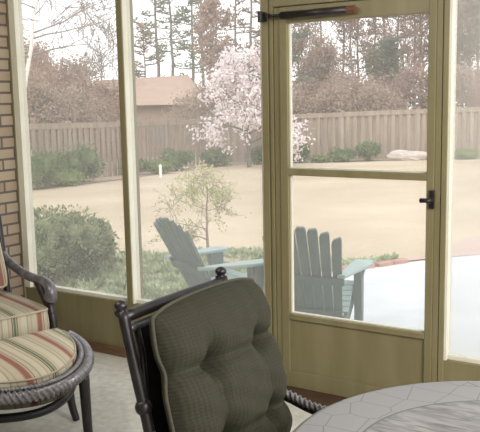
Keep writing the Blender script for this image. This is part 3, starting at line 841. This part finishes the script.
fence((-18.15, 9.6), (-19.15, 23.35), 5, 'weathered grey brown board fence along the left side of the lawn')
fence((-19.15, 23.35), (-5.2, 27.4), 5, 'weathered grey brown board fence across the back of the lawn', skip_first=True)

# ------------------------------------------------------------------ plants
def rdir(rnd):
    while True:
        v = Vector((rnd.uniform(-1, 1), rnd.uniform(-1, 1), rnd.uniform(-1, 1)))
        if .05 < v.length < 1: return v.normalized()

def shrub(name, label, x, y, wx, wy, h, material, n, L=.09, seed=0, cat='shrub', group=None, z=None):
    rnd = random.Random(seed + 100)
    z0 = terr(x, y) if z is None else z
    t = thing(name, label, cat, (x, y, z0), 0, group)
    lobes = [(0, 0, h * .5, wx * .42, wy * .42, h * .46)]
    for k in range(6):
        a = 2 * PI * k / 6 + rnd.uniform(-.4, .4); q = rnd.uniform(.45, .62)
        lobes.append((math.cos(a) * wx * .5 * q, math.sin(a) * wy * .5 * q, h * rnd.uniform(.34, .66), wx * .26, wy * .26, h * rnd.uniform(.26, .34)))
    m = MB()
    for k in range(n):
        lx, ly, lz, ax, ay, az = lobes[rnd.randrange(len(lobes))]
        d = rdir(rnd); r = rnd.uniform(.72, 1.06)
        p = Vector((lx + d.x * ax * r, ly + d.y * ay * r, max(.02, lz + d.z * az * r)))
        dd = (d + rdir(rnd) * .9 + Vector((0, 0, .3))).normalized()
        m.leaf(p, dd, rdir(rnd), L * rnd.uniform(.7, 1.3), L * .55)
    for lx, ly, lz, ax, ay, az in lobes:
        m.ball((lx, ly, lz), (ax * .72, ay * .72, az * .72), 9, 6, .12, rnd)
    m.build('foliage', material, t)
    s = MB()
    for k in range(5):
        a = 2 * PI * k / 5; s.tube([(0.02 * math.cos(a), .02 * math.sin(a), -.02), (math.cos(a) * wx * .2, math.sin(a) * wy * .2, h * .5)], [.02, .008], 5)
    s.build('stem', 'bark_dark', t)
    return t

def at(px, s):
    """plan position s metres along the view axis, offset to one side (column px of a 480-wide frame)"""
    l = (px - 240) / 800 * s * 1.0112
    return CX + FX * s + FY * l, CY + FY * s - FX * l

# shrub bed by the fence:  column, depth, width, height, material, label
SH = [(40, 22.6, 1.35, 1.15, 'shrub', 'rounded green shrub at the far left in front of the left fence'),
      (79, 24.8, 1.75, 1.22, 'shrub', 'largest rounded green shrub in front of the left fence'),
      (64, 23.6, 1.5, .5, 'shrub_pale', 'low yellow green shrub in front of the two left fence shrubs'),
      (137, 27.6, .95, .62, 'shrub', 'small green shrub just right of the screen mullion'),
      (178, 29.4, 1.25, .85, 'shrub', 'green shrub near the white stake, largest of the middle fence shrubs'),
      (160, 27.8, 1.1, .5, 'shrub_pale', 'low pale shrub just left of the middle fence shrubs'),
      (217, 31.0, 1.25, .72, 'shrub', 'dark green shrub under the left side of the blossom tree'),
      (258, 31.0, .8, .72, 'shrub', 'dark green shrub beside the left door post at the fence'),
      (299, 31.0, .95, .82, 'shrub', 'round shrub at the fence nearest the left door stile'),
      (342, 30.4, 1.05, .55, 'shrub', 'low wide shrub at the fence in the middle of the door view'),
      (368, 30.2, 1.0, .78, 'shrub', 'round dark shrub at the fence just left of the long rock'),
      (320, 30.6, .8, .28, 'shrub_pale', 'low pale plant at the fence between two round shrubs'),
      (464, 29.2, 1.0, .36, 'shrub_pale', 'low pale plant at the fence right of the door')]
for i, (px, s, w, h, mt, lb) in enumerate(SH):
    x, y = at(px, s)
    shrub('fence_shrub', lb, x, y, w, w * .8, h, mt, int(900 * w * max(h, .5)), .10, i, group='shrubs along the fence')
# long rock
x, y = at(408, 29.9); rnd = random.Random(5)
rk = MB().ball((0, 0, .16), (.78, .28, .2), 16, 9, .10, rnd).ball((-.3, .02, .25), (.42, .25, .15), 12, 8, .12, rnd).ball((.35, -.02, .22), (.4, .24, .14), 12, 8, .12, rnd)
o = rk.build('boulder', 'rock', smooth=False); o.location = (x, y, terr(x, y) - .02); o.rotation_euler.z = math.atan2(.27, .96)
tag(o, 'long pale flat boulder lying at the foot of the back fence', 'rock')
x, y = at(162, 25.6)
o = MB().tube([(0, 0, -.05), (0, 0, .36)], .045, 8).lathe([(.05, .34), (.05, .38), (.02, .42)], n=8).build('garden_stake', 'white'); o.location = (x, y, terr(x, y))
tag(o, 'short white stake standing in the mulch bed near the middle fence shrubs', 'stake')

# big bush outside the left screen
bx, by = -6.1, 2.25
shrub('large_bush', 'large leafy green bush outside the left screen beside the brick', bx, by, 1.35, 1.3, .80, 'bigbush', 8500, .046, 41, 'bush', z=-.27)
# stray leafy sprig rising from it
# grass clump
rnd = random.Random(8)
m = MB()
for k in range(320):
    a = rnd.uniform(0, 2 * PI); l = rnd.uniform(.18, .34); sp = rnd.uniform(.05, .2); b = Vector((math.cos(a) * rnd.uniform(0, .07), math.sin(a) * rnd.uniform(0, .07), 0))
    d = Vector((math.cos(a) * sp, math.sin(a) * sp, l)); tpt = b + d; mid = b + d * .55 + Vector((0, 0, .03)); s_ = Vector((-math.sin(a), math.cos(a), 0)) * .006
    m.add([b - s_, b + s_, mid + s_, mid - s_, tpt + Vector((math.cos(a) * .05, math.sin(a) * .05, -.03))], [(0, 1, 2, 3), (3, 2, 4)])
o = m.build('grass_clump', 'liriope'); o.location = (-6.15, 2.98, -.26)
tag(o, 'arching green grass clump right of the large bush', 'grass')
# ground cover: nobody could count it
rnd = random.Random(9); m = MB()
def inpoly(x, y, P):
    c = False; j = len(P) - 1
    for i in range(len(P)):
        if (P[i][1] > y) != (P[j][1] > y) and x < (P[j][0] - P[i][0]) * (y - P[i][1]) / (P[j][1] - P[i][1]) + P[i][0]: c = not c
        j = i
    return c
GC = [(-6.6, .4), (-6.6, 2.9), (-6.25, 3.75), (-5.62, 4.12), (-5.22, 4.38), (-4.9, 4.56), (-4.2, 4.5), (-3.72, 4.3), (-3.35, 4.78), (-3.27, 4.66), (-3.68, 4.0), (-4.17, 3.72), (-4.42, 3.34), (-4.37, 2.9), (-4.08, 2.35), (-4.03, .4)]
pats = [(rnd.uniform(-6.6, -3.2), rnd.uniform(.3, 4.8), rnd.uniform(.12, .3)) for _ in range(200)]
for (cx, cy, cr) in pats:
    hh = rnd.uniform(.025, .065)
    for k in range(int(900 * cr * cr * 8) // 2 + 20):
        a = rnd.uniform(0, 2 * PI); r = cr * math.sqrt(rnd.random()); x, y = cx + r * math.cos(a), cy + r * math.sin(a)
        if not inpoly(x, y, GC): continue
        z = terr(x, y) + hh * (1 - (r / cr) ** 2) * rnd.uniform(.4, 1) + .015
        m.leaf((x, y, z), (rdir(rnd) + Vector((0, 0, .6))).normalized(), rdir(rnd), rnd.uniform(.04, .08), .03)
tag(m.build('ground_cover', 'cover'), 'low mat of green ground cover between the patio and the lawn', 'ground cover', kind='stuff')

# ---- branching trees
def grow(mb, p, d, length, r, depth, rnd, tips, spread=.6, up=.15, nseg=5, kids=4, wob=.12, minr=.008, shrink=.62):
    pts = [p.copy()]; rad = [r]; q = p.copy(); dd = d.copy()
    for i in range(nseg):
        dd = (dd + rdir(rnd) * wob + Vector((0, 0, up * .25))).normalized()
        q = q + dd * (length / nseg); pts.append(q.copy()); rad.append(max(minr, r * (1 - .75 * (i + 1) / nseg)))
    mb.tube(pts, rad, 6 if r > .05 else (4 if r > .02 else 3), cap=False)
    if depth == 0:
        tips += pts[1:]; return
    for k in range(kids):
        f = rnd.uniform(.3, 1.0); i = min(int(f * nseg), nseg - 1); pp = pts[i].lerp(pts[i + 1], f * nseg - i)
        ax = rdir(rnd); sd = (ax - dd * ax.dot(dd)).normalized()
        nd = (dd * (1 - spread) + sd * spread + Vector((0, 0, up))).normalized()
        grow(mb, pp, nd, length * shrink * rnd.uniform(.75, 1.15), max(minr, rad[i] * .62), depth - 1, rnd, tips, spread, up, max(3, nseg - 1), kids, wob, minr, shrink)

def tree(name, label, px, s, height, r, bark, seed, leaves=None, nl=0, L=.12, depth=3, kids=4, spread=.6, up=.15, lean=(0, 0), trunk=.45, cat='tree', group=None, minr=.014, jit=.25, first=.35, wid=1.0, twig=None, pos=None, z=None, nb=9):
    rnd = random.Random(seed)
    x, y = pos or at(px, s)
    z0 = terr(x, y) if z is None else z
    t = thing(name, label, cat, (x, y, z0), 0, group)
    tr = MB(); br = MB(); tips = []
    pts = []; rad = []; n = 9; q = Vector((0, 0, -.1))
    for i in range(n + 1):
        f = i / n
        pts.append(Vector((lean[0] * f * height + rnd.uniform(-.02, .02) * height * f, lean[1] * f * height + rnd.uniform(-.02, .02) * height * f, f * height - .05))); rad.append(max(minr, r * (1 - .88 * f)))
    tr.tube(pts, rad, 8, cap=False)
    for k in range(nb):
        f = first + (1 - first) * (k + rnd.random()) / nb
        i = min(int(f * n), n - 1); p = pts[i].lerp(pts[i + 1], f * n - i)
        a = rnd.uniform(0, 2 * PI)
        nd = Vector((math.cos(a) * spread, math.sin(a) * spread, 1 - spread + up)).normalized()
        grow(br, p, nd, height * trunk * wid * (1.05 - .6 * f) * rnd.uniform(.8, 1.15), max(minr, rad[i] * .55), depth - 1, rnd, tips, spread, up, 5, kids, .14, minr)
    tr.build('trunk', bark, t, smooth=True)
    br.build('branches', twig or bark, t, smooth=True)
    if leaves and tips:
        lf = MB()
        for k in range(nl):
            p = tips[rnd.randrange(len(tips))] + rdir(rnd) * jit * rnd.random()
            lf.leaf(p, rdir(rnd), rdir(rnd), L * rnd.uniform(.6, 1.3), L * .6)
        lf.build('foliage', leaves, t)
    return t

def pine(name, label, px, s, height, r, seed, needles='needle', first=.35, nb=22, span=.16, L=.35, tuft=26, lean=0, group=None, bark='bark_pine', droop=-.05):
    rnd = random.Random(seed); x, y = at(px, s); z0 = terr(x, y)
    t = thing(name, label, 'tree', (x, y, z0), 0, group)
    tr = MB(); br = MB(); lf = MB(); n = 10
    pts = [Vector((lean * height * (i / n) + rnd.uniform(-.006, .006) * height, rnd.uniform(-.006, .006) * height, height * i / n - .05)) for i in range(n + 1)]
    tr.tube(pts, [max(.03, r * (1 - .85 * i / n)) for i in range(n + 1)], 8, cap=False)
    for k in range(nb):
        f = first + (1 - first) * (k + rnd.random() * .8) / nb
        i = min(int(f * n), n - 1); p = pts[i].lerp(pts[i + 1], f * n - i)
        a = rnd.uniform(0, 2 * PI); l = height * span * (1.15 - .75 * (f - first) / (1 - first)) * rnd.uniform(.6, 1.2)
        d = Vector((math.cos(a), math.sin(a), rnd.uniform(droop, .35 + droop))).normalized(); e = p + d * l
        mid = p.lerp(e, .5) + Vector((0, 0, -.06 * l))
        br.tube([p, mid, e], [.05, .035, .02], 4, cap=False)
        for c in range(5):
            ff = .35 + .16 * c; cpos = p.lerp(e, min(ff, 1)) + Vector((rnd.uniform(-.25, .25), rnd.uniform(-.25, .25), rnd.uniform(-.05, .2))) * l * .5
            br.tube([p.lerp(e, ff * .8), cpos], [.025, .015], 3, cap=False)
            for w in range(tuft // 5):
                dd = rdir(rnd); dd.z = abs(dd.z) * .6; dd.normalize()
                lf.leaf(cpos + rdir(rnd) * .45 * L, dd, rdir(rnd), L * rnd.uniform(.7, 1.3), L * .3)
    tr.build('trunk', bark, t, smooth=True); br.build('branches', bark, t, smooth=True); lf.build('foliage', needles, t)
    return t

# cherry in blossom
tree('blossom_tree', 'small tree covered in white pink blossom in front of the back fence', 250, 29.2, 3.7, .09, 'bark_dark', 11, 'blossom', 7500, .14, 3, 5, .80, .06, trunk=.44, cat='tree', minr=.010, jit=.30, first=.24, wid=1.2, nb=14)
# yellow green sapling just beyond the chairs
tree('sapling', 'thin sapling with sparse yellow green leaves behind the left garden chair', 0, 0, 1.06, .022, 'twig', 25, 'sapling_leaf', 1700, .034, 3, 5, .78, .03, trunk=.52, cat='tree', minr=.0022, jit=.07, first=.32, wid=1.15, pos=(-5.01, 3.45), z=-.27, nb=10)
# white birch left
tree('birch_tree', 'bare white barked birch with drooping branches at the far left', 9, 19.0, 6.4, .085, 'bark_birch', 33, None, 0, .1, 3, 5, .78, -.02, lean=(.168, .108), trunk=.50, minr=.010, first=.45, nb=14, cat='tree', twig='twig_grey')
# brown leafless thicket behind the left fence
TH = [(18, 31, 3.9, 'redbud'), (40, 36, 4.7, 'olivebud'), (60, 34, 3.9, 'redbud'), (78, 38, 3.9, 'olivebud'), (96, 34, 2.9, 'redbud'), (112, 38, 3.0, 'redbud'), (48, 29, 2.7, 'tanbud'), (86, 30.5, 2.4, 'tanbud'), (2, 34, 4.2, 'tanbud')]
TL = ['tall red brown budding tree behind the left fence', 'dark olive budding tree rising highest behind the left fence', 'red brown budding tree in the middle behind the left fence', 'tan budding tree right of the olive one behind the left fence',
      'low red brown budding tree left of the mullion', 'low red brown budding tree hidden partly by the mullion', 'low tan budding tree just over the left fence', 'lowest tan budding tree just over the left fence', 'tan budding tree at the left screen edge']
for i, (px, s, h, mt) in enumerate(TH):
    tree('budding_tree', TL[i], px, s, h, .09, 'twig', 50 + i, mt, 9000, .11, 3, 5, .6, .12, trunk=.50, minr=.012, jit=.55, first=.10, wid=1.15, nb=13, group='budding trees behind the left fence')
tree('bare_tree', 'slim bare grey tree left of the mullion against the sky', 108, 44, 7.2, .08, 'twig_grey', 71, None, 0, .1, 3, 5, .5, .2, trunk=.35, minr=.013, first=.35, nb=12)
# pines in the middle window
pine('tall_pine', 'tall dark pine with a thin straight trunk, left of the two by the roof', 163, 52, 13, .16, 81, nb=30, span=.13, first=.42)
pine('tall_pine', 'tall dark pine with a thin straight trunk, right of the two by the roof', 177, 56, 14, .15, 82, nb=28, span=.10, first=.42)
pine('thin_pine', 'brownish thin needled pine beside the mullion above the roof', 150, 46, 7.2, .10, 83, 'needle_brown', first=.2, nb=34, span=.20, L=.26)
pine('tall_pine', 'tall green pine just right of the roof ridge', 197, 50, 12, .14, 84, nb=28, span=.11, first=.32)
pine('tall_pine', 'tall green pine left of the red brown cone tree', 206, 57, 14, .14, 85, nb=26, span=.10, first=.35)
tree('cone_tree', 'red brown cone shaped tree above the blossom', 220, 45, 7.6, .12, 'twig', 86, 'redbud', 3800, .2, 3, 5, .45, .25, trunk=.30, minr=.012, jit=.35, first=.15, wid=.95, nb=16)
pine('tall_pine', 'tall brownish pine above the blossom tree, nearest the left door post', 254, 48, 13, .14, 87, 'needle_brown', nb=30, span=.12, first=.2)
pine('tall_pine', 'tall brownish pine above the blossom tree, right of the cone tree', 240, 52, 13, .14, 88, 'needle_brown', nb=30, span=.12, first=.2)
# trees seen through the door
BT = [(300, 46, 6.0, 'tanbud', 'tan budding tree over the fence nearest the left door stile'), (328, 43, 4.6, 'tanbud', 'low tan budding tree over the fence in the door view'),
      (315, 50, 4.6, 'redbud', 'low red brown tree behind the tan ones in the door view'), (352, 46, 8.2, 'redbud', 'red brown budding tree at the middle of the door view'),
      (420, 45, 9.0, 'redbud', 'tall red brown budding tree at the right of the door view'), (402, 50, 8.8, 'redbud', 'red brown budding tree left of the tallest one in the door view'),
      (448, 44, 8.4, 'tanbud', 'tan budding tree behind the right door post'), (474, 43, 8.0, 'olivebud', 'olive budding tree at the right edge of the photo'), (460, 49, 9.5, 'tanbud', 'tall tan budding tree in the right screen'),
      (500, 45, 8.5, 'olivebud', 'olive budding tree cut off by the right edge'), (380, 44, 4.2, 'olivebud', 'low olive budding tree over the fence in the door view'), (270, 48, 5.0, 'tanbud', 'tan budding tree behind the left door post')]
LOW = [(212, 39, 3.2, 'tanbud', 'low tan budding tree just right of the brown house'), (232, 41, 3.0, 'redbud', 'low red brown budding tree hidden behind the blossom tree'), (284, 38, 2.7, 'tanbud', 'low tan budding tree over the fence beside the left door post'), (306, 40, 2.6, 'redbud', 'low red brown thicket tree over the fence, left in the door view'),
       (338, 38, 2.7, 'tanbud', 'low tan thicket tree over the fence, left of the door view middle'), (360, 40, 2.9, 'redbud', 'low red brown thicket tree over the fence, right of the door view middle'), (382, 37, 2.4, 'tanbud', 'low tan thicket tree over the fence above the long rock'), (404, 39, 3.0, 'redbud', 'low red brown thicket tree over the fence, right of the long rock'),
       (428, 38, 3.0, 'tanbud', 'low tan thicket tree over the fence beside the right door stile'), (456, 37, 3.0, 'tanbud', 'low tan thicket tree over the fence in the right screen'), (484, 39, 3.2, 'redbud', 'low red brown thicket tree at the right edge over the fence')]
for i, (px, s, h, mt, lb) in enumerate(LOW):
    tree('budding_tree', lb, px, s, h, .06, 'twig', 200 + i, mt, 5000, .12, 3, 5, .65, .1, trunk=.55, minr=.011, jit=.5, first=.08, wid=1.2, nb=13, group='budding trees behind the back fence')
for i, (px, s, h, mt, lb) in enumerate(BT):
    tree('budding_tree', lb, px, s, h, .11, 'twig', 120 + i, mt, 6000, .13, 3, 5, .5, .2, trunk=.36, minr=.013, jit=.6, first=.15, wid=1.15, nb=13, group='budding trees behind the back fence')
pine('tall_pine', 'bare straight pine trunk standing alone against the sky in the door view', 321, 44, 14, .085, 140, first=.75, nb=10)
PT = [(345, 'thin tall pine in the door view, leftmost of the grouped trunks', 12), (357, 'thin tall pine in the door view, second of the grouped trunks from the left', 13), (372, 'thin tall pine in the door view, third of the grouped trunks from the left', 12.5), (384, 'thin tall pine in the door view, fourth of the grouped trunks from the left', 13), (396, 'thin tall pine in the door view, fifth of the grouped trunks from the left', 12), (411, 'thin tall pine in the door view, rightmost of the grouped trunks', 13)]
for i, (px, lb, h) in enumerate(PT):
    pine('thin_pine', lb, px, 47 + 2 * (i % 3), h, .10, 150 + i, 'needle' if i % 2 else 'needle_brown', first=.18, nb=24, span=.10, L=.3, lean=.02 * ((i % 3) - 1))
pine('dark_evergreen', 'grey green evergreen low over the fence in the door view', 388, 42, 5.4, .10, 160, 'evergreen', first=.12, nb=34, span=.2, L=.36, tuft=40)
pine('tall_pine', 'green pine filling the left edge of the door view', 291, 41, 9, .1, 161, 'needle', first=.35, nb=24, span=.14)
pine('tall_pine', 'grey green pine in the right screen', 466, 47, 12, .12, 162, 'needle', first=.2, nb=34, span=.14)

# neighbour house behind the fence
hx, hy = at(156, 43)
hs = thing('neighbour_house', 'brown roofed house behind the left fence', 'house', (hx, hy, terr(hx, hy)), math.atan2(-FX, FY) + math.radians(0))
MB().span((-3.2, 0, 0), (2.6, 5, 3.0)).build('wall', 'siding', hs)
rf = MB()
rf.add([(-3.4, -.5, 2.75), (3.0, -.5, 2.75), (1.8, 2.5, 4.35), (-3.4, 2.5, 4.15), (-3.4, 5.4, 2.75), (3.0, 5.4, 2.75)], [(0, 1, 2, 3), (3, 2, 5, 4), (1, 5, 2), (0, 3, 4), (0, 4, 5, 1)])
rf.build('roof', 'roof', hs)
for wx in (-1.6, .2, 1.8):
    w = MB().span((wx - .4, -.03, .7), (wx + .4, .02, 1.6)).build('window', 'siding', hs)
    MB().span((wx - .34, -.04, .76), (wx + .34, -.02, 1.54)).build('pane', 'glass_dark', w)

# ------------------------------------------------------------------ light
W = bpy.data.worlds.new('overcast_sky'); S.world = W; W.use_nodes = True
N = W.node_tree.nodes; L = W.node_tree.links
bg = N['Background']; tc = N.new('ShaderNodeTexCoord'); sp = N.new('ShaderNodeSeparateXYZ')
L.new(tc.outputs['Generated'], sp.inputs[0])
rp = N.new('ShaderNodeValToRGB'); e = rp.color_ramp.elements
e[0].position = 0; e[0].color = (.97, .965, .95, 1); e[1].position = .6; e[1].color = (.84, .89, .95, 1)
nz = N.new('ShaderNodeTexNoise'); nz.inputs['Scale'].default_value = 5; nz.inputs['Detail'].default_value = 5
L.new(tc.outputs['Generated'], nz.inputs['Vector'])
ad = N.new('ShaderNodeMath'); ad.operation = 'MULTIPLY_ADD'; ad.inputs[1].default_value = .35; ad.inputs[2].default_value = -.12
L.new(nz.outputs['Fac'], ad.inputs[0])
sm = N.new('ShaderNodeMath'); sm.operation = 'ADD'; L.new(sp.outputs['Z'], sm.inputs[0]); L.new(ad.outputs[0], sm.inputs[1])
L.new(sm.outputs[0], rp.inputs['Fac']); L.new(rp.outputs['Color'], bg.inputs['Color'])
bg.inputs['Strength'].default_value = 2.15
sun = bpy.data.lights.new('sun', 'SUN'); sun.energy = 1.9; sun.angle = math.radians(40); sun.color = (1, .96, .9)
so = bpy.data.objects.new('sun', sun); COL.objects.link(so); so.rotation_euler = (math.radians(42), math.radians(28), 0)
so.location = (3, -2, 9)

al = bpy.data.lights.new('porch_added_fill', 'AREA'); al.shape = 'RECTANGLE'; al.size = 2.0; al.size_y = 2.0; al.energy = 300; al.color = (1, .98, .95)  # added area fill with no fixture, brightens the porch interior
ao = bpy.data.objects.new('porch_added_fill', al); COL.objects.link(ao); ao.location = (1.5, -2.1, 2.55)
ao.rotation_euler = (Vector((-2.0, -1.3, .3)) - Vector((1.5, -2.1, 2.55))).to_track_quat('-Z', 'Y').to_euler()
bl_ = bpy.data.lights.new('left_corner_added_fill', 'AREA'); bl_.size = .8; bl_.energy = 55; bl_.color = (1, .97, .90)  # second added fill, lifts the left panel and striped cushions
bo = bpy.data.objects.new('left_corner_added_fill', bl_); COL.objects.link(bo); bo.location = (-2.4, -2.6, 2.7)
bo.rotation_euler = (Vector((-3.0, -.3, .3)) - Vector((-2.4, -2.6, 2.7))).to_track_quat('-Z', 'Y').to_euler()
S.view_settings.view_transform = 'Standard'
S.view_settings.look = 'None'
S.view_settings.exposure = 0.0
S.view_settings.gamma = 1.0
if hasattr(S, 'cycles'):
    S.cycles.transparent_max_bounces = 16
